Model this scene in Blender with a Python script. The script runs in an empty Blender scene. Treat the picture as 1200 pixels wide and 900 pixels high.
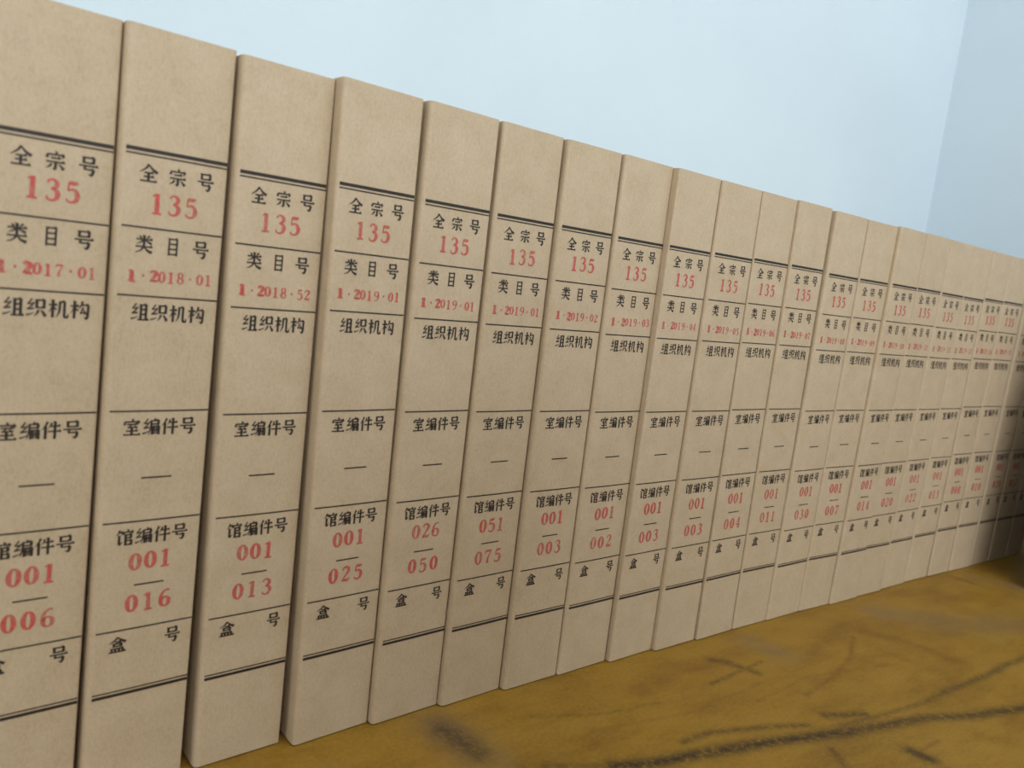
import bpy, math, random
from mathutils import Matrix, Vector
random.seed(7)
S = bpy.context.scene
COL = S.collection
MM = 0.001

# ------------------------------------------------------------------ camera
R = [[0.8027, -0.5843, 0.1196], [0.017, -0.179, -0.9837], [0.5962, 0.7917, -0.1338]]   # right, down, forward
cam_data = bpy.data.cameras.new('camera')
cam = bpy.data.objects.new('camera', cam_data)
COL.objects.link(cam)
S.camera = cam
cam_data.sensor_width = 36.0
cam_data.lens = 930.365 / 1200 * 36.0
cam_data.clip_start = 0.02
fw = Vector(R[2]).normalized(); rt = Vector(R[0]); rt = (rt - fw * rt.dot(fw)).normalized(); up = rt.cross(fw)
M = Matrix.Identity(4)
for r in range(3):
    M[r][0] = rt[r]; M[r][1] = up[r]; M[r][2] = -fw[r]
M.translation = Vector((-0.05015, -0.3348, 0.2357))
cam.matrix_world = M
cam_data.dof.use_dof = True
cam_data.dof.focus_distance = 0.47
cam_data.dof.aperture_fstop = 11.5

# ------------------------------------------------------------------ light and exposure
S.view_settings.view_transform = 'Standard'
S.view_settings.look = 'None'
S.view_settings.gamma = 1
S.view_settings.exposure = 0.09
world = bpy.data.worlds.new('daylight'); S.world = world
world.use_nodes = True
world.node_tree.nodes['Background'].inputs[0].default_value = (0.80, 0.90, 1.0, 1)
world.node_tree.nodes['Background'].inputs[1].default_value = 1.0

def area(name, loc, target, sx, sy, power, col):
    d = bpy.data.lights.new(name, 'AREA'); d.shape = 'RECTANGLE'; d.size = sx; d.size_y = sy
    d.energy = power; d.color = col
    o = bpy.data.objects.new(name, d); COL.objects.link(o)
    o.location = loc
    o.rotation_euler = (Vector(target) - Vector(loc)).to_track_quat('-Z', 'Y').to_euler()
    return o
WIN = (-1.6, 0.6, 0.35, 1.70)            # opening for the added window in the front wall: x0, x1, z0, z1
FRONT_Y = -2.6
area('added_front_light', (-0.5, FRONT_Y - 0.12, 1.03), (-0.5, 0, 0.9), 2.2, 1.35, 38, (0.90, 0.955, 0.985))  # added area lamp behind the camera, in an invented window
WIN2 = (-1.9, -0.5, 0.2, 1.5)           # opening for the added side window in the left wall: y0, y1, z0, z1
area('added_side_light', (-2.32, -1.2, 0.85), (0.5, -1.2, 0.85), 1.35, 1.25, 15, (0.93, 0.96, 0.97))  # added lamp in an invented window, lights the boxes' left edges
area('added_ceiling_light', (0.55, -0.8, 1.9), (0.55, -0.8, 0), 1.0, 1.0, 16.5, (1.0, 0.97, 0.91))  # invented overhead lamp, added for light from above

# ------------------------------------------------------------------ materials
def lin(c):
    return tuple(((v / 255) / 12.92 if v / 255 <= 0.04045 else ((v / 255 + 0.055) / 1.055) ** 2.4) for v in c) + (1,)
class N:
    def __init__(s, name):
        s.m = bpy.data.materials.new(name); s.m.use_nodes = True
        s.t = s.m.node_tree; s.b = s.t.nodes['Principled BSDF']
    def n(s, typ, **kw):
        x = s.t.nodes.new(typ)
        for k, v in kw.items():
            if k.startswith('i_'):
                key = k[2:]
                x.inputs[int(key) if key.isdigit() else key.replace('_', ' ')].default_value = v
            else: setattr(x, k, v)
        return x
    def l(s, a, b): s.t.links.new(a, b)
    def noise(s, vec, scale, detail=4, rough=0.6):
        x = s.n('ShaderNodeTexNoise'); x.inputs['Scale'].default_value = scale
        x.inputs['Detail'].default_value = detail; x.inputs['Roughness'].default_value = rough
        s.l(vec, x.inputs['Vector']); return x.outputs['Fac']
    def ramp(s, fac, stops):
        x = s.n('ShaderNodeValToRGB'); e = x.color_ramp.elements
        while len(e) < len(stops): e.new(0.5)
        for q, (p, c) in zip(e, stops): q.position = p; q.color = c
        s.l(fac, x.inputs[0]); return x.outputs[0]
    def mix(s, fac, a, b, mode='MIX'):
        x = s.n('ShaderNodeMix', data_type='RGBA', blend_type=mode)
        for sock, v in ((x.inputs[0], fac), (x.inputs[6], a), (x.inputs[7], b)):
            if hasattr(v, 'links'): s.l(v, sock)
            else: sock.default_value = v
        return x.outputs[2]
    def bump(s, h, strength, dist):
        x = s.n('ShaderNodeBump'); x.inputs['Strength'].default_value = strength
        x.inputs['Distance'].default_value = dist; s.l(h, x.inputs['Height'])
        s.l(x.outputs[0], s.b.inputs['Normal'])

def kraft_material():
    k = N('kraft_board')
    geo = k.n('ShaderNodeNewGeometry'); info = k.n('ShaderNodeObjectInfo')
    pos = geo.outputs['Position']
    blotch = k.noise(pos, 70, 5, 0.6)
    fine = k.noise(pos, 900, 3, 0.7)
    mp = k.n('ShaderNodeMapping'); mp.inputs['Scale'].default_value = (1100, 1100, 420); k.l(pos, mp.inputs[0])
    fib = k.noise(mp.outputs[0], 1.0, 2, 0.6)
    c = k.ramp(blotch, [(0.3, lin((182, 161, 132))), (0.7, lin((198, 178, 151)))])
    c = k.mix(0.3, c, k.ramp(fine, [(0.3, lin((174, 152, 124))), (0.7, lin((206, 190, 166)))]))
    c = k.mix(0.12, c, k.ramp(fib, [(0.36, lin((160, 132, 98))), (0.5, lin((200, 178, 145))), (0.7, lin((216, 200, 172)))]))
    tint = k.ramp(info.outputs['Random'], [(0, (0.95, 0.945, 0.93, 1)), (1, (1.0, 1.0, 1.0, 1))])
    c = k.mix(1.0, c, tint, 'MULTIPLY')
    k.l(c, k.b.inputs['Base Color'])
    k.b.inputs['Roughness'].default_value = 0.5
    k.b.inputs['Specular IOR Level'].default_value = 0.35
    k.bump(fine, 0.12, 0.0003)
    return k.m
def board_core_material():
    k = N('grey_board_core'); geo = k.n('ShaderNodeNewGeometry')
    c = k.ramp(k.noise(geo.outputs['Position'], 500, 3), [(0.3, lin((150, 118, 78))), (0.7, lin((172, 138, 94)))])
    k.l(c, k.b.inputs['Base Color']); k.b.inputs['Roughness'].default_value = 0.9
    return k.m
def black_ink_material():
    k = N('black_printing_ink'); geo = k.n('ShaderNodeNewGeometry')
    c = k.ramp(k.noise(geo.outputs['Position'], 1800, 3), [(0.3, lin((26, 20, 17))), (0.75, lin((54, 44, 36)))])
    k.l(c, k.b.inputs['Base Color']); k.b.inputs['Roughness'].default_value = 0.55
    return k.m
def red_ink_material():
    k = N('red_stamp_ink'); geo = k.n('ShaderNodeNewGeometry'); info = k.n('ShaderNodeObjectInfo')
    pos = geo.outputs['Position']
    n1 = k.noise(pos, 700, 4, 0.7)
    c = k.ramp(n1, [(0.3, lin((196, 64, 60))), (0.7, lin((208, 104, 94)))])
    k.l(c, k.b.inputs['Base Color']); k.b.inputs['Roughness'].default_value = 0.6
    a = k.ramp(k.noise(pos, 420, 4, 0.7), [(0.3, (0.5, 0.5, 0.5, 1)), (0.62, (1, 1, 1, 1))])
    am = k.n('ShaderNodeMapRange'); k.l(info.outputs['Random'], am.inputs[0])
    am.inputs[3].default_value = 0.62; am.inputs[4].default_value = 0.98
    mu = k.n('ShaderNodeMath', operation='MULTIPLY'); k.l(a, mu.inputs[0]); k.l(am.outputs[0], mu.inputs[1])
    k.l(mu.outputs[0], k.b.inputs['Alpha'])
    return k.m
def table_material():
    k = N('worn_ochre_tabletop'); geo = k.n('ShaderNodeNewGeometry'); pos = geo.outputs['Position']
    big = k.noise(pos, 9, 5, 0.6); med = k.noise(pos, 45, 5, 0.65); fine = k.noise(pos, 420, 3, 0.7)
    c = k.ramp(big, [(0.38, lin((118, 84, 26))), (0.52, lin((150, 114, 38))), (0.66, lin((156, 118, 50)))])
    c = k.mix(0.55, c, k.ramp(med, [(0.3, lin((122, 86, 28))), (0.5, lin((150, 116, 40))), (0.75, lin((156, 128, 62)))]))
    mp = k.n('ShaderNodeMapping'); mp.inputs['Scale'].default_value = (12, 40, 30); mp.inputs['Rotation'].default_value = (0, 0, 0.5)
    k.l(pos, mp.inputs[0])
    st = k.noise(mp.outputs[0], 1.0, 6, 0.7)
    c = k.mix(0.42, c, k.ramp(st, [(0.35, lin((100, 68, 24))), (0.55, lin((150, 116, 42))), (0.8, lin((146, 126, 76)))]))
    c = k.mix(0.18, c, k.ramp(fine, [(0.35, lin((100, 74, 26))), (0.65, lin((166, 136, 62)))]))
    c = k.mix(1.0, c, (0.85, 0.82, 0.76, 1), 'MULTIPLY')
    # scuffs, stored per vertex as a stain map: red = dark scuff, green = brown stain, blue = grey haze
    at = k.n('ShaderNodeAttribute', attribute_name='stain'); sp = k.n('ShaderNodeSeparateColor'); k.l(at.outputs['Color'], sp.inputs[0])
    def broken(sock, lo, hi, sc):
        r = k.ramp(k.noise(pos, sc, 5, 0.75), [(lo, (0.15,) * 3 + (1,)), (hi, (1, 1, 1, 1))])
        m = k.n('ShaderNodeMath', operation='MULTIPLY'); k.l(sock, m.inputs[0]); k.l(r, m.inputs[1]); return m.outputs[0]
    c = k.mix(broken(sp.outputs[1], 0.3, 0.6, 60), c, lin((98, 62, 28)))
    c = k.mix(broken(sp.outputs[2], 0.3, 0.6, 50), c, lin((116, 94, 64)))
    c = k.mix(broken(sp.outputs[0], 0.33, 0.52, 230), c, lin((44, 36, 28)))
    k.l(c, k.b.inputs['Base Color'])
    rr = k.ramp(med, [(0.3, (0.38,) * 3 + (1,)), (0.7, (0.6,) * 3 + (1,))]); k.l(rr, k.b.inputs['Roughness'])
    k.b.inputs['Specular IOR Level'].default_value = 0.18
    k.bump(med, 0.15, 0.001)
    return k.m
def paint_material(name, rgb, rough=0.85):
    k = N(name); geo = k.n('ShaderNodeNewGeometry')
    a = tuple(max(0, v - 3) for v in rgb); b = tuple(min(255, v + 2) for v in rgb)
    c = k.ramp(k.noise(geo.outputs['Position'], 5, 4), [(0.3, lin(a)), (0.7, lin(b))])
    k.l(c, k.b.inputs['Base Color']); k.b.inputs['Roughness'].default_value = rough
    k.bump(k.noise(geo.outputs['Position'], 260, 3), 0.05, 0.0005)
    return k.m
def wood_material(name, a, b, rough=0.5):
    k = N(name); geo = k.n('ShaderNodeNewGeometry')
    mp = k.n('ShaderNodeMapping'); mp.inputs['Scale'].default_value = (6, 60, 60); k.l(geo.outputs['Position'], mp.inputs[0])
    c = k.ramp(k.noise(mp.outputs[0], 1.0, 5, 0.6), [(0.3, lin(a)), (0.7, lin(b))])
    k.l(c, k.b.inputs['Base Color']); k.b.inputs['Roughness'].default_value = rough
    return k.m
KRAFT = kraft_material(); CORE = board_core_material(); BLACK = black_ink_material(); RED = red_ink_material()
TABLE = table_material()
WALL = paint_material('pale_blue_wall_paint', (202, 217, 227)); CEIL = paint_material('white_ceiling_paint', (232, 234, 234))
CREAM = paint_material('warm_cream_wall_paint', (206, 190, 164))
FLOORM = paint_material('brown_floor', (128, 98, 66), 0.5)
WOOD = wood_material('dark_brown_wood', (34, 22, 12), (54, 36, 20)); FRAME = paint_material('white_added_window_frame', (232, 234, 234), 0.4)

# ------------------------------------------------------------------ helpers
def mesh_obj(name, verts, faces, mat, parent=None, smooth=False):
    me = bpy.data.meshes.new(name); me.from_pydata(verts, [], faces); me.update()
    me.materials.append(mat)
    o = bpy.data.objects.new(name, me); COL.objects.link(o)
    if parent: o.parent = parent
    if smooth:
        for p in me.polygons: p.use_smooth = True
    return o
def box_geo(x0, x1, y0, y1, z0, z1, V=None, F=None):
    V = [] if V is None else V; F = [] if F is None else F
    b = len(V)
    V += [(x, y, z) for z in (z0, z1) for y in (y0, y1) for x in (x0, x1)]
    F += [tuple(b + i for i in q) for q in ((0, 2, 3, 1), (4, 5, 7, 6), (0, 1, 5, 4), (2, 6, 7, 3), (0, 4, 6, 2), (1, 3, 7, 5))]
    return V, F
def box(name, x0, x1, y0, y1, z0, z1, mat, parent=None, bev=0):
    V, F = box_geo(x0, x1, y0, y1, z0, z1)
    o = mesh_obj(name, V, F, mat, parent)
    if bev:
        m = o.modifiers.new('bevel', 'BEVEL'); m.width = bev; m.segments = 3
    return o
def structure(o): o['kind'] = 'structure'; return o
def thing(name, label, cat, loc, group=None):
    o = bpy.data.objects.new(name, None); COL.objects.link(o); o.location = loc
    o.empty_display_size = 0.02
    o['label'] = label; o['category'] = cat
    if group: o['group'] = group
    return o

# ------------------------------------------------------------------ room
XL, XR, YB, ZF, ZC = -2.2, 1.118, 0.268, -0.76, 1.95
structure(box('wall_back', XL, XR, YB, YB + 0.1, ZF, ZC, WALL))
structure(box('wall_right', XR, XR + 0.1, FRONT_Y, YB + 0.1, ZF, ZC, WALL))
V, F = box_geo(XL - 0.1, XL, FRONT_Y, WIN2[0], ZF, ZC)
box_geo(XL - 0.1, XL, WIN2[1], YB + 0.1, ZF, ZC, V, F)
box_geo(XL - 0.1, XL, WIN2[0], WIN2[1], ZF, WIN2[2], V, F)
box_geo(XL - 0.1, XL, WIN2[0], WIN2[1], WIN2[3], ZC, V, F)
structure(mesh_obj('wall_left', V, F, CREAM))
V, F = [], []
for a, b in ((WIN2[0], WIN2[0] + 0.05), (-1.225, -1.175), (WIN2[1] - 0.05, WIN2[1])): box_geo(XL - 0.08, XL - 0.02, a, b, WIN2[2], WIN2[3], V, F)
for a, b in ((WIN2[2], WIN2[2] + 0.05), (WIN2[3] - 0.05, WIN2[3])): box_geo(XL - 0.08, XL - 0.02, WIN2[0], WIN2[1], a, b, V, F)
structure(mesh_obj('added_window_2', V, F, FRAME))  # frame of the added side window
structure(box('floor', XL - 0.1, XR + 0.1, FRONT_Y - 0.1, YB + 0.1, ZF - 0.05, ZF, FLOORM))
structure(box('ceiling', XL - 0.1, XR + 0.1, FRONT_Y - 0.1, YB + 0.1, ZC, ZC + 0.05, CEIL))
V, F = box_geo(XL, WIN[0], FRONT_Y - 0.1, FRONT_Y, ZF, ZC)
box_geo(WIN[1], XR, FRONT_Y - 0.1, FRONT_Y, ZF, ZC, V, F)
box_geo(WIN[0], WIN[1], FRONT_Y - 0.1, FRONT_Y, ZF, WIN[2], V, F)
box_geo(WIN[0], WIN[1], FRONT_Y - 0.1, FRONT_Y, WIN[3], ZC, V, F)
structure(mesh_obj('wall_front', V, F, CREAM))
V, F = [], []
for a, b in ((WIN[0], WIN[0] + 0.05), (-0.525, -0.475), (WIN[1] - 0.05, WIN[1])): box_geo(a, b, FRONT_Y - 0.08, FRONT_Y - 0.02, WIN[2], WIN[3], V, F)
for a, b in ((WIN[2], WIN[2] + 0.05), (WIN[3] - 0.05, WIN[3])): box_geo(WIN[0], WIN[1], FRONT_Y - 0.08, FRONT_Y - 0.02, a, b, V, F)
structure(mesh_obj('added_window_1', V, F, FRAME))  # frame of the added front window

# ------------------------------------------------------------------ table
TX0, TX1, TY0, TY1 = -0.75, 1.108, -0.68, 0.262
tab = thing('table', 'long table with a worn, scuffed ochre varnished top under the row of boxes', 'table', (0.2, -0.1, ZF))
STAINS = [   # kind, strength, half width in metres, points
    ('r', 0.95, .0042, [(0.2316, -0.0835), (0.2495, -0.0903), (0.2706, -0.0944), (0.2941, -0.0995), (0.3268, -0.1064), (0.3557, -0.1141), (0.3862, -0.1221)]),
    ('r', 0.8, .0040, [(0.3862, -0.1221), (0.4182, -0.1289), (0.4449, -0.1344), (0.4754, -0.146), (0.5261, -0.159), (0.60, -0.174)]),
    ('r', 0.65, .0022, [(0.2812, -0.0849), (0.304, -0.0854), (0.3407, -0.0963), (0.3651, -0.106)]),
    ('r', 0.7, .0030, [(0.3857, -0.1041), (0.412, -0.1143)]),
    ('r', 0.55, .0018, [(0.3854, -0.1154), (0.4211, -0.1202), (0.4653, -0.1243), (0.4932, -0.1237)]),
    ('r', 0.65, .0026, [(0.4932, -0.1237), (0.5572, -0.1251), (0.5843, -0.1235), (0.615, -0.125), (0.66, -0.125)]),
    ('r', 0.6, .0012, [(0.3481, -0.0486), (0.3805, -0.0453), (0.4081, -0.0427)]),
    ('r', 0.6, .0035, [(0.3746, -0.0265), (0.3829, -0.0341), (0.3902, -0.0514)]),
    ('b', 0.75, .0110, [(0.4268, -0.0217), (0.4318, -0.0418)]),
    ('g', 0.6, .0018, [(0.5132, -0.047), (0.4782, -0.0655), (0.4373, -0.0777), (0.3953, -0.0841)]),
    ('g', 0.55, .0060, [(0.5329, -0.0448), (0.5498, -0.0717), (0.5533, -0.1015)]),
    ('r', 0.85, .0045, [(0.3988, -0.1492), (0.4014, -0.1592)]),
    ('g', 0.7, .0014, [(0.4037, -0.1516), (0.4265, -0.1518)]),
    ('r', 0.65, .0075, [(0.1698, -0.0200), (0.1719, -0.0281), (0.1747, -0.0450)]),
    ('b', 0.9, .0130, [(0.1698, -0.0159), (0.1719, -0.0281), (0.1747, -0.049)]),
    ('b', 0.8, .0160, [(0.5854, -0.0272), (0.6157, -0.0615), (0.6875, -0.0952)]),
    ('g', 0.6, .0050, [(0.7529, -0.0095), (0.7578, -0.0258)]),
    ('b', 0.7, .0100, [(0.78, -0.02), (0.80, -0.06)]),
    ('r', 0.5, .0030, [(0.1996, -0.0688), (0.2316, -0.0835)]),
    ('r', 0.5, .0022, [(0.3563, -0.1262), (0.3486, -0.1394)]),
    ('g', 0.5, .0070, [(0.30, -0.035), (0.34, -0.028), (0.375, -0.032)]),
    ('g', 0.4, .0050, [(0.44, -0.055), (0.49, -0.04), (0.53, -0.03)]),
    ('r', 0.35, .0010, [(0.22, -0.03), (0.26, -0.045), (0.30, -0.05)]),
    ('g', 0.35, .0012, [(0.36, -0.075), (0.42, -0.07), (0.50, -0.085)]),
    ('g', 0.35, .0012, [(0.24, -0.055), (0.31, -0.066), (0.38, -0.062)]),
]
def wear(x, y):
    c = [0.0, 0.0, 0.0]
    for kind, s, w, pts in STAINS:
        d2 = 9.0
        for (ax, ay), (bx, by) in zip(pts, pts[1:]):
            dx, dy = bx - ax, by - ay
            t = max(0, min(1, ((x - ax) * dx + (y - ay) * dy) / (dx * dx + dy * dy)))
            d2 = min(d2, (x - ax - dx * t) ** 2 + (y - ay - dy * t) ** 2)
        w *= 1.15 if kind == 'r' else 1.15
        if d2 < 9 * w * w:
            k = 'rgb'.index(kind); c[k] = max(c[k], s * math.exp(-d2 / (w * w)))
    return c
# top surface: fine grid where the photograph shows it, coarse elsewhere
xs = [TX0, -0.4, -0.1, 0.1] + [0.1 + 0.002 * i for i in range(1, 301)] + [0.70 + 0.004 * i for i in range(1, 51)] + [1.0, TX1]
ys = [TY0, -0.5, -0.3, -0.22] + [-0.22 + 0.002 * i for i in range(1, 111)] + [0.1, TY1]
xs = sorted(set(round(v, 5) for v in xs)); ys = sorted(set(round(v, 5) for v in ys))
V = [(x, y, 0.0) for y in ys for x in xs]; nxs = len(xs)
F = [(j * nxs + i, j * nxs + i + 1, (j + 1) * nxs + i + 1, (j + 1) * nxs + i) for j in range(len(ys) - 1) for i in range(nxs - 1)]
cols = [wear(x, y) for x, y, _ in V]
b = len(V)   # skirt and underside
V += [(TX0, TY0, -0.03), (TX1, TY0, -0.03), (TX1, TY1, -0.03), (TX0, TY1, -0.03)]
c0, c1, c2, c3 = 0, nxs - 1, b - 1, b - nxs
F += [(b, b + 3, b + 2, b + 1), tuple([b, b + 1] + list(range(nxs - 1, -1, -1))), tuple([b + 2, b + 3] + list(range(c3, b)))]
F += [tuple([b + 1, b + 2] + [j * nxs + nxs - 1 for j in range(len(ys) - 1, -1, -1)]), tuple([b + 3, b] + [j * nxs for j in range(len(ys))])]
off = (0.2, -0.1, ZF)
top = mesh_obj('tabletop', [(x - off[0], y - off[1], z - off[2]) for x, y, z in V], F, TABLE, tab)
at = top.data.color_attributes.new('stain', 'FLOAT_COLOR', 'POINT')
flat = []
for i in range(len(V)):
    c = cols[i] if i < len(cols) else (0, 0, 0)
    flat += [c[0], c[1], c[2], 1.0]
at.data.foreach_set('color', flat)
def tbox(name, x0, x1, y0, y1, z0, z1):
    return box(name, x0 - off[0], x1 - off[0], y0 - off[1], y1 - off[1], z0 - off[2], z1 - off[2], WOOD, tab, 0.002)
for lx in (TX0 + 0.05, TX1 - 0.11):
    for ly in (TY0 + 0.05, TY1 - 0.11):
        tbox('leg', lx, lx + 0.06, ly, ly + 0.06, ZF, -0.03)
tbox('apron', TX0 + 0.11, TX1 - 0.11, TY0 + 0.06, TY0 + 0.08, -0.12, -0.03)
tbox('apron', TX0 + 0.11, TX1 - 0.11, TY1 - 0.08, TY1 - 0.06, -0.12, -0.03)

# ------------------------------------------------------------------ stroke lettering (drawn by hand, 100 x 100 cell)
# strokes: ('h',x0,y0,x1[,y1])  thin horizontal with a wedge ; ('v',x,y0,y1) thick upright ; ('s',[(x,y,w),...]) free tapering stroke
SI = [('s', [(30, 98, 7), (22, 84, 6), (9, 69, 5)]), ('s', [(9, 68, 5), (32, 71, 7)]), ('s', [(41, 79, 7), (26, 56, 6), (7, 39, 5)]),
      ('s', [(7, 39, 5), (40, 45, 8)]), ('s', [(3, 8, 8), (20, 12, 6), (40, 22, 3)])]
MU = [('h', 2, 70, 43, 70), ('v', 23, 98, 0), ('s', [(23, 68, 8), (14, 46, 5), (2, 28, 2)]), ('s', [(27, 60, 3), (40, 44, 10)])]
ROOFDOT = [('s', [(48, 100, 4), (56, 87, 12)]), ('s', [(13, 84, 5), (8, 62, 13)]), ('h', 12, 81, 90, 81), ('s', [(91, 82, 10), (80, 64, 3)])]
MOUTH = lambda a, b, lo, hi: [('v', a, hi, lo), ('v', b, hi, lo), ('h', a, hi - 3, b, hi - 3), ('h', a, lo + 4, b, lo + 4)]
G = {
 'quan': [('s', [(50, 98, 10), (34, 74, 8), (2, 50, 3)]), ('s', [(50, 97, 5), (68, 74, 9), (98, 54, 14)]), ('h', 26, 50, 76, 50), ('h', 24, 28, 78, 28), ('h', 6, 4, 95, 4), ('v', 50, 50, 4)],
 'zong': ROOFDOT + [('h', 28, 63, 72, 63), ('h', 6, 43, 94, 43), ('v', 51, 43, 4), ('s', [(51, 4, 11), (36, 9, 2)]), ('s', [(32, 33, 10), (22, 18, 7), (5, 8, 2)]), ('s', [(66, 33, 4), (80, 20, 9), (91, 7, 14)])],
 'hao': MOUTH(26, 75, 62, 97) + [('h', 3, 50, 97, 50), ('s', [(36, 50, 9), (28, 31, 8)]), ('h', 28, 31, 76, 31), ('s', [(76, 33, 11), (72, 12, 12), (64, 1, 9), (50, 8, 2)])],
 'lei': [('s', [(24, 95, 4), (35, 81, 12)]), ('s', [(78, 96, 11), (62, 81, 3)]), ('h', 6, 75, 94, 75), ('v', 50, 99, 48), ('s', [(47, 73, 9), (30, 58, 6), (7, 48, 2)]), ('s', [(54, 72, 4), (74, 60, 8), (91, 52, 12)]),
         ('h', 4, 34, 96, 34), ('s', [(50, 49, 10), (46, 30, 9), (30, 10, 6), (4, 0, 3)]), ('s', [(52, 33, 5), (68, 14, 9), (95, 2, 14)])],
 'mu': [('v', 20, 98, -2), ('v', 80, 98, -2), ('h', 20, 94, 80, 94), ('h', 20, 65, 80, 65), ('h', 20, 36, 80, 36), ('h', 20, 6, 80, 6)],
 'zu': SI + [('v', 57, 93, 3), ('v', 85, 93, 3), ('h', 57, 90, 85, 90), ('h', 57, 63, 85, 63), ('h', 57, 35, 85, 35), ('h', 40, 4, 100, 4)],
 'zhi': SI + MOUTH(53, 88, 46, 94) + [('s', [(62, 38, 10), (55, 18, 7), (42, 3, 2)]), ('s', [(74, 38, 5), (86, 22, 10), (96, 3, 13)])],
 'ji': MU + [('s', [(57, 91, 10), (56, 44, 9), (50, 20, 6), (39, 2, 2)]), ('h', 57, 88, 80, 88), ('s', [(80, 91, 10), (80, 14, 10), (85, 5, 9), (97, 6, 9), (98, 26, 2)])],
 'gou': MU + [('s', [(62, 99, 10), (56, 76, 7), (44, 56, 2)]), ('h', 57, 78, 92, 78), ('s', [(92, 80, 10), (90, 20, 11), (84, 2, 10), (72, 10, 2)]), ('s', [(66, 64, 9), (60, 44, 6), (51, 30, 5)]), ('s', [(51, 30, 6), (77, 36, 5)]), ('s', [(70, 50, 4), (80, 26, 11)])],
 'shi': ROOFDOT + [('h', 22, 66, 80, 66), ('s', [(48, 65, 7), (38, 53, 6), (26, 46, 5)]), ('s', [(25, 46, 6), (76, 50, 6)]), ('s', [(62, 58, 4), (79, 43, 12)]), ('v', 50, 46, 3), ('h', 18, 26, 82, 26), ('h', 4, 3, 97, 3)],
 'bian': SI + [('s', [(68, 100, 4), (75, 89, 11)]), ('s', [(50, 88, 9), (49, 46, 8), (38, 1, 3)]), ('h', 50, 85, 93, 85), ('h', 50, 65, 93, 65), ('v', 92, 87, 63), ('v', 58, 52, 0), ('h', 57, 50, 96, 50), ('s', [(70, 50, 6), (70, 4, 6)]), ('s', [(82, 50, 6), (82, 4, 6)]), ('v', 95, 52, 0), ('h', 57, 28, 95, 28)],
 'jian': [('s', [(31, 98, 10), (20, 72, 7), (2, 50, 2)]), ('v', 22, 70, -2), ('s', [(52, 92, 9), (46, 74, 6), (37, 60, 2)]), ('h', 45, 72, 94, 72), ('h', 34, 42, 99, 42), ('v', 69, 99, -2)],
 'guan': [('s', [(22, 98, 9), (14, 78, 6), (2, 64, 2)]), ('h', 18, 82, 40, 82), ('s', [(40, 82, 8), (32, 66, 2)]), ('v', 20, 64, 6), ('s', [(20, 5, 11), (39, 24, 3)]), ('s', [(64, 100, 4), (72, 89, 11)]), ('s', [(47, 86, 5), (43, 68, 11)]), ('h', 47, 83, 97, 83), ('s', [(97, 84, 9), (89, 69, 3)]),
          ('v', 56, 68, -1), ('h', 56, 66, 86, 66), ('v', 86, 68, 44), ('h', 56, 46, 86, 46), ('h', 56, 29, 90, 29), ('v', 89, 31, -1), ('h', 56, 4, 89, 4)],
 'he': [('s', [(50, 99, 10), (34, 80, 8), (2, 61, 3)]), ('s', [(50, 98, 5), (68, 80, 9), (98, 63, 14)]), ('h', 34, 68, 68, 68)] + MOUTH(30, 72, 36, 59) + [('v', 19, 27, 2), ('v', 39, 27, 2), ('v', 60, 27, 2), ('v', 81, 27, 2), ('h', 19, 25, 81, 25), ('h', 1, 3, 99, 3)],
}
# stamp numerals on a 60 x 100 cell
def ring(cx, cy, rx, ry, thick, thin, n=20):
    return ('s', [(cx + rx * math.cos(t), cy + ry * math.sin(t), thin + (thick - thin) * abs(math.cos(t)) ** 1.3) for t in [2 * math.pi * i / n for i in range(n + 1)]])
DG = {
 '0': [ring(30, 50, 20, 44, 17, 7)],
 '1': [('s', [(30, 98, 15), (30, 2, 15)]), ('s', [(10, 84, 5), (28, 94, 9)]), ('s', [(10, 3, 8), (50, 3, 8)])],
 '2': [('s', [(12, 74, 16), (13, 75, 16)]), ('s', [(9, 76, 7), (16, 92, 8), (32, 97, 9), (46, 86, 14), (46, 68, 15), (32, 44, 9), (10, 10, 8)]), ('s', [(8, 8, 12), (30, 11, 14), (50, 7, 13)]), ('s', [(51, 8, 7), (55, 27, 5)])],
 '3': [('s', [(12, 80, 15), (13, 81, 15)]), ('s', [(8, 82, 6), (18, 95, 7), (32, 96, 9), (44, 84, 14), (42, 66, 13), (24, 54, 7)]), ('s', [(24, 54, 7), (42, 50, 11), (50, 32, 16), (44, 12, 12), (28, 3, 8), (12, 8, 7), (7, 20, 5)]), ('s', [(11, 20, 14), (12, 20, 14)])],
 '4': [('s', [(40, 98, 8), (6, 32, 6)]), ('s', [(4, 29, 8), (58, 29, 8)]), ('s', [(40, 98, 14), (40, 2, 14)]), ('s', [(24, 3, 7), (56, 3, 7)])],
 '5': [('s', [(14, 91, 13), (36, 90, 14), (50, 95, 8)]), ('s', [(14, 94, 6), (12, 54, 6)]), ('s', [(12, 54, 6), (28, 62, 9), (44, 54, 12), (50, 32, 16), (44, 12, 12), (28, 3, 8), (12, 7, 7), (7, 18, 5)]), ('s', [(10, 18, 13), (11, 18, 13)])],
 '6': [('s', [(50, 93, 9), (36, 96, 7), (20, 84, 9), (10, 60, 13), (10, 32, 15)]), ring(30, 30, 20, 26, 15, 6)],
 '7': [('s', [(8, 92, 13), (54, 92, 12)]), ('s', [(8, 95, 6), (8, 72, 5)]), ('s', [(54, 90, 6), (38, 58, 8), (28, 30, 12), (27, 2, 16)])],
 '8': [ring(30, 73, 17, 23, 13, 7), ring(30, 27, 20, 25, 15, 7)],
 '9': [('s', [(10, 7, 9), (24, 4, 7), (40, 16, 9), (50, 40, 13), (50, 68, 15)]), ring(30, 70, 20, 26, 15, 6)],
 '.': [('s', [(24, 50, 17), (36, 50, 17)]), ('s', [(30, 56, 13), (30, 44, 13)])],
}
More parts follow.
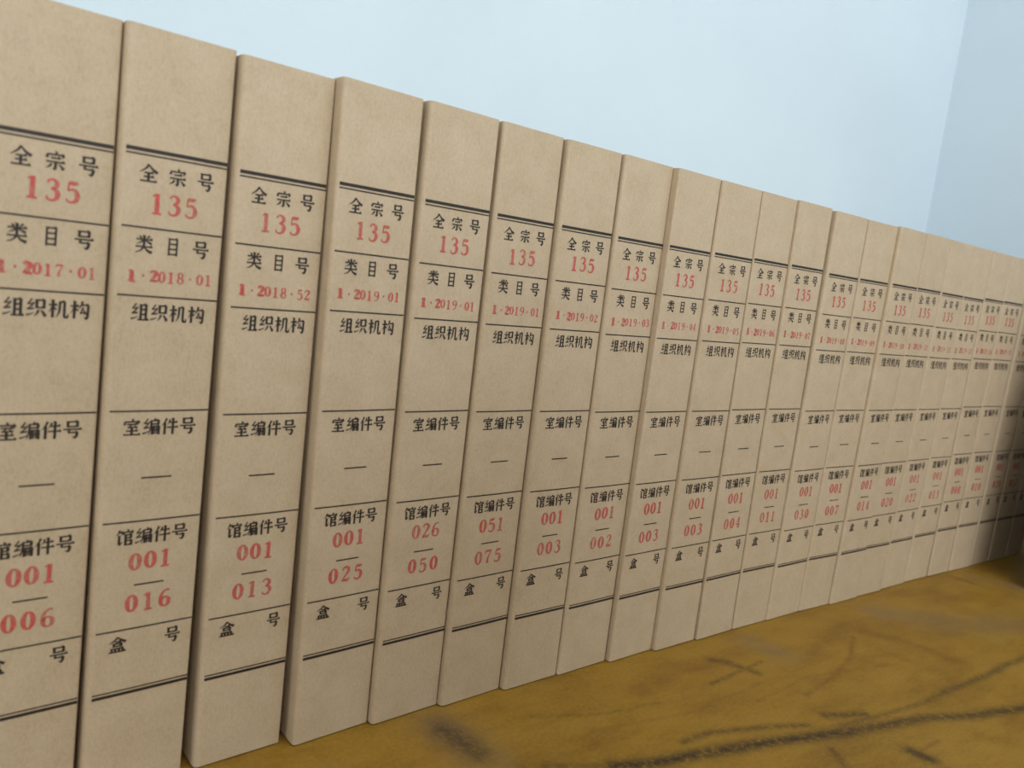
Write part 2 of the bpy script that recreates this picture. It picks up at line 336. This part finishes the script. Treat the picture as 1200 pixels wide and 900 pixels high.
def polygons(strokes, hw=9.5, vw=15.0, ws=1.35):
    """stroke list -> list of convex quads/triangles in cell units"""
    out = []
    for s in strokes:
        if s[0] == 'h':
            _, x0, y0, x1, y1 = s
            w = hw / 2
            out.append([(x0, y0 - w), (x1, y1 - w), (x1, y1 + w), (x0, y0 + w)])
            if x1 - x0 > 18: out.append([(x1 - 15, y1 + w * .8), (x1 + 3, y1 - w), (x1 + 1, y1 + w), (x1 - 5, y1 + w + 7)])
        elif s[0] == 'v':
            _, x, y0, y1 = s
            w = vw / 2
            out.append([(x - w, y1), (x + w * .9, y1), (x + w, y0), (x - w, y0)])
            out.append([(x - w - 4, y0 + 2.5), (x - w, y0 - 6), (x + w, y0 - 3), (x + w, y0)])
        else:
            p = s[1]
            if len(p) > 2 and len(p) < 12:      # smooth through the points
                q = []
                for i in range(len(p) - 1):
                    a = p[max(0, i - 1)]; b_ = p[i]; c = p[i + 1]; d = p[min(len(p) - 1, i + 2)]
                    for j in range(4):
                        t = j / 4
                        q.append(tuple(0.5 * (2 * b_[k] + (c[k] - a[k]) * t + (2 * a[k] - 5 * b_[k] + 4 * c[k] - d[k]) * t * t + (3 * b_[k] - a[k] - 3 * c[k] + d[k]) * t ** 3) for k in range(3)))
                q.append(p[-1]); p = q
            L, Rr = [], []
            for i in range(len(p)):
                a = p[max(0, i - 1)]; c = p[min(len(p) - 1, i + 1)]
                dx, dy = c[0] - a[0], c[1] - a[1]; n = math.hypot(dx, dy) or 1
                hwid = max(p[i][2] * ws, 2) / 2
                L.append((p[i][0] - dy / n * hwid, p[i][1] + dx / n * hwid)); Rr.append((p[i][0] + dy / n * hwid, p[i][1] - dx / n * hwid))
            for i in range(len(p) - 1): out.append([L[i], Rr[i], Rr[i + 1], L[i + 1]])
    return out
GP = {k: polygons(v) for k, v in G.items()}
DP = {k: polygons(v) for k, v in DG.items()}

def place(polys, cu, cz, w, h, cw, rot=0.0, out=None):
    """polys from a cw x 100 cell to printed millimetres around (cu, cz)"""
    cs, sn = math.cos(rot), math.sin(rot)
    for p in polys:
        q = []
        for x, y in p:
            a = (x - cw / 2) / cw * w; b_ = (y - 50) / 100 * h
            q.append((cu + a * cs - b_ * sn, cz + a * sn + b_ * cs))
        out.append(q)
def rule(u0, u1, z, t, out): out.append([(u0, z - t / 2), (u1, z - t / 2), (u1, z + t / 2), (u0, z + t / 2)])

ZA, ZB_, ZC_, ZD, ZE, ZF_, ZG = 265.27, 236.39, 210.18, 164.5, 118.76, 72.43, 44.0
def form_parts(w):
    """(part name, polygons) for the form printed in black on every spine"""
    k = w / 38.7; parts = []
    def R(name, *rules):
        o = []
        for u0, u1, z, t in rules: rule(u0, u1, z, t, o)
        parts.append((name, o))
    R('double_rule', (0, w, ZA, 1.45), (0, w, ZA - 1.75, 0.6))
    for z in (ZB_, ZC_, ZD, ZE, ZF_): R('thin_rule', (0, w, z, 0.66))
    R('double_rule', (0, w, ZG, 1.35), (0, w, ZG + 1.65, 0.6))
    for z in (136.9, 91.4): R('short_dash', (13.4 * k, 25.4 * k, z, 0.66))
    def L(row, us, z):
        for g, u in zip(row, us):
            o = []; place(GP[g], u * k, z, 4.9 if g == 'mu' else 6.7, 6.7, 100, 0, o)
            parts.append(('printed_character', o))
    L(('quan', 'zong', 'hao'), (8.6, 19.5, 30.4), 257.0); L(('lei', 'mu', 'hao'), (8.6, 19.5, 30.4), 230.2)
    L(('zu', 'zhi', 'ji', 'gou'), (8.6, 15.9, 23.2, 30.5), 204.0); L(('shi', 'bian', 'jian', 'hao'), (8.6, 15.9, 23.2, 30.5), 158.1)
    L(('guan', 'bian', 'jian', 'hao'), (8.6, 15.9, 23.2, 30.5), 112.4); L(('he', 'hao'), (8.6, 30.6), 66.4)
    return parts
def stamp_parts(w, top, code, a, b_, rnd):
    k = w / 38.7; parts = []
    def digits(txt, u0, z, h, wd, jit, double=()):
        dz = rnd.uniform(-jit, jit); du0 = rnd.uniform(-jit, jit); sl = rnd.uniform(-.02, .02)
        for i, ch in enumerate(txt):
            o = []
            u = u0[i]
            zz = z + dz + rnd.uniform(-.15, .15) + sl * (u - u0[0])
            place(DP[ch], (u + du0) * k, zz, wd, h, 60, rnd.uniform(-.03, .03), o)
            if i in double: place(DP[ch], (u + du0 + 0.75) * k, zz + rnd.uniform(-.5, .5), wd, h, 60, 0.05, o)
            parts.append(('stamped_dot' if ch == '.' else 'stamped_numeral', o))
    digits(top, [12.2, 18.7, 25.2], 246.3, 7.9, 5.0, .5)
    digits(code, [4.2, 8.8, 12.4, 15.8, 19.3, 23.0, 26.8, 30.7, 34.1], 218.0, 4.5, 2.9, .3, (0, 2))
    digits(a, [13.4, 19.4, 25.5], 101.6, 7.7, 5.0, .4)
    digits(b_, [12.8, 19.4, 26.2], 83.5, 7.8, 5.0, .5)
    return parts

# ------------------------------------------------------------------ the file boxes
#   print-left x, print width, y of face, yaw of face, lean x, lean y, print height shift, left margin, right margin, height change
P = {
 1: [-35.8, 38.0198, -1.2, 0.08, 0.0137, -0.0006, -0.2171, 2.0, -1.0378, 0.5963],
 2: [7.0122, 38.1607, -1.0837, 0.0842, 0.0082, -0.0019, 0.7582, 2.1024, 0.3733, 0.5074],
 3: [52.5298, 38.2766, 0.7012, 0.08, -0.0042, -0.0085, -0.9031, 0.3362, 0.4647, -0.7026],
 4: [97.4417, 38.9497, -1.8859, 0.0924, -0.0176, -0.0115, 1.0292, 0.3005, 0.6808, 0.1533],
 5: [139.5115, 38.7603, -1.657, 0.084, -0.0122, -0.0073, 0.3162, 1.0298, 0.4858, 0.1626],
 6: [180.9727, 38.9874, -1.6427, 0.0765, -0.0052, 0.0032, -0.1634, 1.6164, 0.3691, 0.2688],
 7: [222.9425, 38.1575, -1.9406, 0.0502, -0.0028, 0.0063, -0.185, 1.7897, 0.5881, -0.0372],
 8: [264.2298, 39.8227, -0.9794, 0.0606, -0.0008, 0.0039, -0.9202, 1.8543, 0.5463, -0.022],
 9: [305.005, 39.5655, -1.4601, 0.054, -0.0036, -0.0015, -0.8429, 1.3933, 0.7514, -0.2747],
 10: [347.2678, 39.0512, -2.3587, 0.033, -0.0023, 0.0048, -0.4479, 1.2123, 0.9284, -0.5024],
 11: [388.4325, 39.0493, -2.5111, 0.0408, -0.0048, 0.0079, 0.3212, 1.1389, 0.4753, -0.5157],
 12: [430.1836, 38.6479, -1.146, 0.0178, -0.0073, 0.0022, 0.6487, 2.0081, 0.3707, -0.188],
 13: [471.6303, 40.005, -1.1346, 0.0288, 0.003, -0.0021, -0.8793, 2.2687, 0.4235, -1.0522],
 14: [513.6203, 38.7968, -0.2927, -0.0132, 0.0085, -0.0003, -0.5796, 1.9447, 0.7916, -1.163],
 15: [555.6082, 39.0221, -2.1898, 0.0146, 0.0072, -0.0048, -0.3327, 1.9733, 0.5828, -0.6083],
 16: [596.209, 38.105, -0.6556, -0.0048, 0.0055, -0.0083, -0.0643, 1.8559, 1.2486, -0.4313],
 17: [638.7653, 38.7045, 0.5408, 0.0126, 0.0147, -0.0075, -0.2521, 1.4182, 1.3076, -0.2542],
 18: [684.7812, 38.1691, 2.0612, -0.0048, 0.0127, -0.0028, -0.1305, 1.8698, 1.1267, 0.0],
 19: [726.3382, 38.2544, 1.3554, -0.0061, 0.0063, -0.0021, 1.5971, 1.9162, 1.1735, 0.0],
 20: [767.8126, 38.8136, 0.8773, -0.0213, 0.0006, -0.0004, 2.1165, 1.8035, 1.1499, 0.0],
 21: [813.0795, 36.9903, 0.7941, -0.0002, 0.0086, -0.0077, 2.0718, 1.8633, 1.1788, 0.0],
}
INFO = {1: ('1.2017.01', '001', '006'), 2: ('1.2018.01', '001', '016'), 3: ('1.2018.52', '001', '013'), 4: ('1.2019.01', '001', '025'),
 5: ('1.2019.01', '026', '050'), 6: ('1.2019.01', '051', '075'), 7: ('1.2019.02', '001', '003'), 8: ('1.2019.03', '001', '002'),
 9: ('1.2019.04', '001', '003'), 10: ('1.2019.05', '001', '003'), 11: ('1.2019.06', '001', '004'), 12: ('1.2019.07', '001', '011'),
 13: ('1.2019.08', '001', '030'), 14: ('1.2019.09', '001', '007'), 15: ('1.2019.10', '001', '014'), 16: ('1.2019.11', '001', '020'),
 17: ('1.2019.12', '001', '022'), 18: ('1.2019.13', '001', '013'), 19: ('1.2019.14', '001', '008'), 20: ('1.2019.15', '001', '010'),
 21: ('1.2019.16', '001', '020'), 22: ('1.2019.17', '001', '012'), 23: ('1.2019.18', '001', '009')}
LABEL = {
 1: 'leftmost kraft file box, stamped 001 over 006 and cut off by the frame',
 2: 'kraft file box stamped 001 over 016, second from the left',
 3: 'kraft file box third from left, stamped 001 over 013, code ending in 52',
 4: 'kraft file box stamped 001 over 025, lower left side bared by the widest gap',
 5: 'kraft file box stamped 026 over 050, standing right after the 025 box',
 6: 'kraft file box stamped 051 over 075, sixth from left in the row',
 7: 'kraft file box stamped 001 over 003, touching the right side of the 075 box',
 8: 'kraft file box stamped 001 over 002, the only one ending 002',
 9: 'kraft file box stamped 001 over 003, next after the 002 box, ninth from left',
 10: 'kraft file box stamped 001 over 003, between another 003 box and the 004 box',
 11: 'kraft file box stamped 001 over 004, near the middle of the row',
 12: 'kraft file box stamped 001 over 011, right neighbour of the 004 box',
 13: 'kraft file box stamped 001 over 030, with a dark gap at its upper left',
 14: 'kraft file box stamped 001 over 007, between the 030 box and a dark joint',
 15: 'kraft file box stamped 001 over 014, first after the last dark joint',
 16: 'kraft file box stamped 001 over 020 in full light, flush with the 014 box',
 17: 'far kraft file box stamped 001 over 022, its top print starting a small notch',
 18: 'far kraft file box, immediate right neighbour of the 022 box',
 19: 'far kraft file box stamped 008, second to the right of the 022 box',
 20: 'far kraft file box with the last fully lit spine before the shade',
 21: 'far kraft file box with bright left edge, first spine lying in dark shade',
 22: 'dark shaded kraft file box, second past the edge of the shade',
 23: 'rightmost kraft file box, only its dark lower spine inside the frame'}
P[22] = [853.6, 38.2, 0.6, -0.003, 0.006, -0.003, 1.5, 1.9, 1.2, 0]
P[23] = [895.2, 38.4, 0.9, 0.0, 0.004, -0.002, 1.0, 1.9, 1.2, 0]
DEPTH = 222.0
ids = sorted(P)
P[1][8] = 0.4
for i, e in ((3, 1.9), (4, 1.6), (5, 1.9), (6, 1.9), (9, 1.7), (10, 1.6), (11, 1.6)): P[i][7] = max(P[i][7], e)
# neighbours never cut into each other: trim (or let out) the plain margins beside the print
for i in ids[:-1]:
    a, b_ = P[i], P[i + 1]
    gap = min((b_[0] - b_[7] + b_[4] * z) - (a[0] + (a[1] + a[8]) * math.cos(a[3]) + a[4] * z) for z in (0, 310))
    if gap < 0.3:
        need = 0.3 - gap
        d = min(need, max(0, b_[7] - 0.7)); b_[7] -= d; need -= d
        d = min(need, max(0, a[8] - 0.2)); a[8] -= d; need -= d
        a[1] -= need * 0.5; b_[0] += need * 0.5; b_[1] -= need * 0.5
    elif gap > 1.0 and i >= 7:
        d = gap - 1.0; b_[7] += min(d, 1.2); a[8] += min(max(0, d - 1.2), 0.6)
def theta(i): return 0.078 * max(0.0, 1 - (i - 1) / 16.0)
T = 0.9
for i in ids:
    x0, w, y0, yaw, lx, ly, dz, eL, eR, dh = P[i]
    H = 310 + dh
    rnd = random.Random(100 + i)
    th = theta(i)
    ca, sa = math.cos(yaw), math.sin(yaw)
    dxs, dys = -math.sin(th), math.cos(th)
    ph = rnd.uniform(0, 6); bulge = rnd.uniform(.15, .45)
    def pos(u, d, z):
        """u mm along the face from the print's left edge, d mm into depth, z mm up -> metres relative to the box base"""
        f = math.sin(math.pi * min(max(z, 0), 310) / 310.0)
        bu = bulge * f * math.sin(math.pi * min(max((u + 2) / (w + 3), 0), 1)) * max(0, 1 - d / 20)
        x = u * ca + dxs * d + lx * z
        y = u * sa + dys * d + ly * z * (1 - d / DEPTH) - bu
        return (x * MM, y * MM, z * MM)
    root = thing('file_box', LABEL[i], 'file box', (x0 * MM, y0 * MM, 0), 'kraft file boxes in the row')
    U0, U1 = -eL, w + eR
    nxt = P.get(i + 1)
    # outline of the wrap-round cover, seen from above: left panel, rounded corner, spine, rounded corner, right panel
    def outline(t):
        pts = []
        r1, r2 = min(2.5, eL + 0.25) - t, 1.0 - t * .9
        a0, a1 = U0 + t, U1 - t
        for d in (DEPTH, DEPTH * .66, DEPTH * .33, 20, 8): pts.append((a0, d))
        for k_ in range(6):
            a = math.pi / 2 * k_ / 5
            pts.append((a0 + max(r1, .2) * (1 - math.cos(a)), t + max(r1, .2) * (1 - math.sin(a))))
        for k_ in range(1, 8): pts.append((a0 + r1 + (a1 - a0 - r1 - r2) * k_ / 8, t))
        for k_ in range(5):
            a = math.pi / 2 * (1 - k_ / 4)
            pts.append((a1 - max(r2, .2) * (1 - math.cos(a)), t + max(r2, .2) * (1 - math.sin(a))))
        for d in (8, 20, DEPTH * .33, DEPTH * .66, DEPTH): pts.append((a1, d))
        return pts
    oo, ii = outline(0), outline(T)
    nz = 14
    V, F = [], []
    n = len(oo)
    for pts in (oo, ii):
        for j in range(nz + 1):
            for (u, d) in pts: V.append(pos(u, d, 0.7 + (H - 0.7) * j / nz))
    m = n * (nz + 1)
    for j in range(nz):
        for k_ in range(n - 1):
            a = j * n + k_
            F.append((a, a + 1, a + n + 1, a + n))
            F.append((m + a, m + a + n, m + a + n + 1, m + a + 1))
    for k_ in range(n - 1):
        F.append((k_, m + k_, m + k_ + 1, k_ + 1)); a = nz * n + k_
        F.append((a, a + 1, m + a + 1, m + a))
    for j in range(nz):
        a = j * n; F.append((a, a + n, m + a + n, m + a)); a += n - 1; F.append((a, m + a, m + a + n, a + n))
    cover = mesh_obj('cover', V, F, KRAFT, root)
    me = cover.data
    for p in me.polygons: p.use_smooth = True
    md = cover.modifiers.new('crease', 'EDGE_SPLIT'); md.split_angle = math.radians(38)
    # top, bottom and back closing panels, slightly inset
    def panel(name, ua, ub, da, db, za, zb):
        V = [pos(u, d, z) for z in (za, zb) for d in (da, db) for u in (ua, ub)]
        F = [(0, 2, 3, 1), (4, 5, 7, 6), (0, 1, 5, 4), (2, 6, 7, 3), (0, 4, 6, 2), (1, 3, 7, 5)]
        return mesh_obj(name, V, F, KRAFT, root)
    panel('top_panel', U0 + T + .1, U1 - T - .1, T + .6, DEPTH - 1.2, H - 1.9, H - 1.0)
    panel('bottom_panel', U0 + T + .1, U1 - T - .1, T + .6, DEPTH - 1.2, 0.0, 1.2)
    panel('back_flap', U0 + T + .1, U1 - T - .1, DEPTH - 1.1, DEPTH - .2, 1.0, H - 1)
    # flat print on the spine
    def print_mesh(name, polys, mat, lift):
        V, F = [], []
        for p in polys:
            if len(p) == 4 and p[1][0] - p[0][0] > 10:          # long rules follow the spine's slight bulge
                seg = 8
                for s_ in range(seg):
                    ua = p[0][0] + (p[1][0] - p[0][0]) * s_ / seg; ub = p[0][0] + (p[1][0] - p[0][0]) * (s_ + 1) / seg
                    q = [(ua, p[0][1]), (ub, p[0][1]), (ub, p[2][1]), (ua, p[2][1])]
                    b0 = len(V); V += [pos(u, -lift, z + dz) for u, z in q]; F.append((b0, b0 + 1, b0 + 2, b0 + 3))
            else:
                b0 = len(V); V += [pos(u, -lift, z + dz) for u, z in p]; F.append(tuple(range(b0, b0 + len(p))))
        return mesh_obj(name, V, F, mat, root)
    far = i >= 15
    def put(parts, mat, lift, joined):
        if far:                                                 # too small in the photograph to show each sign
            print_mesh(joined, [p for _, ps in parts for p in ps], mat, lift)['kind'] = 'stuff'
        else:
            for nm, ps in parts: print_mesh(nm, ps, mat, lift)
    code, a_, b_ = INFO[i]
    put(form_parts(w), BLACK, 0.09, 'printed_form')
    put(stamp_parts(w, '135', code, a_, b_, rnd), RED, 0.12, 'stamped_numerals')

# ------------------------------------------------------------------ two open-topped cases added on the table to shade the boxes
def open_case(name, label, cat, x0, x1, y0, y1, h, t, mat, pname):
    root = thing(name, label, cat, ((x0 + x1) / 2, (y0 + y1) / 2, 0))
    a, b_ = (x1 - x0) / 2, (y1 - y0) / 2
    box('base_panel', -a + t, a - t, -b_ + t, b_ - t, 0.001, t + 0.001, mat, root, 0.0008)
    box(pname, -a, a, -b_, -b_ + t, 0.0005, h, mat, root, 0.0008); box(pname, -a, a, b_ - t, b_, 0.0005, h, mat, root, 0.0008)
    box(pname, -a, -a + t, -b_ + t, b_ - t, 0.0005, h, mat, root, 0.0008); box(pname, a - t, a, -b_ + t, b_ - t, 0.0005, h, mat, root, 0.0008)
    return root
crate = open_case('added_wooden_crate', 'dark brown wooden crate added to shade the last file boxes', 'crate', 0.0, 0.24, -0.22, 0.0, 0.27, 0.012, WOOD, 'side_board')  # invented blocker, casts the shade on the right-end boxes
crate.rotation_euler = (0, 0, math.radians(15)); crate.location = (0.9420, -0.1345, 0)
open_case('added_cardboard_carton', 'plain open cardboard carton added on the near table edge to shade the boxes', 'carton', -0.06, 0.27, -0.66, -0.372, 0.30, 0.005, CORE, 'side_panel')  # invented and out of view, keeps window light off the lower spines
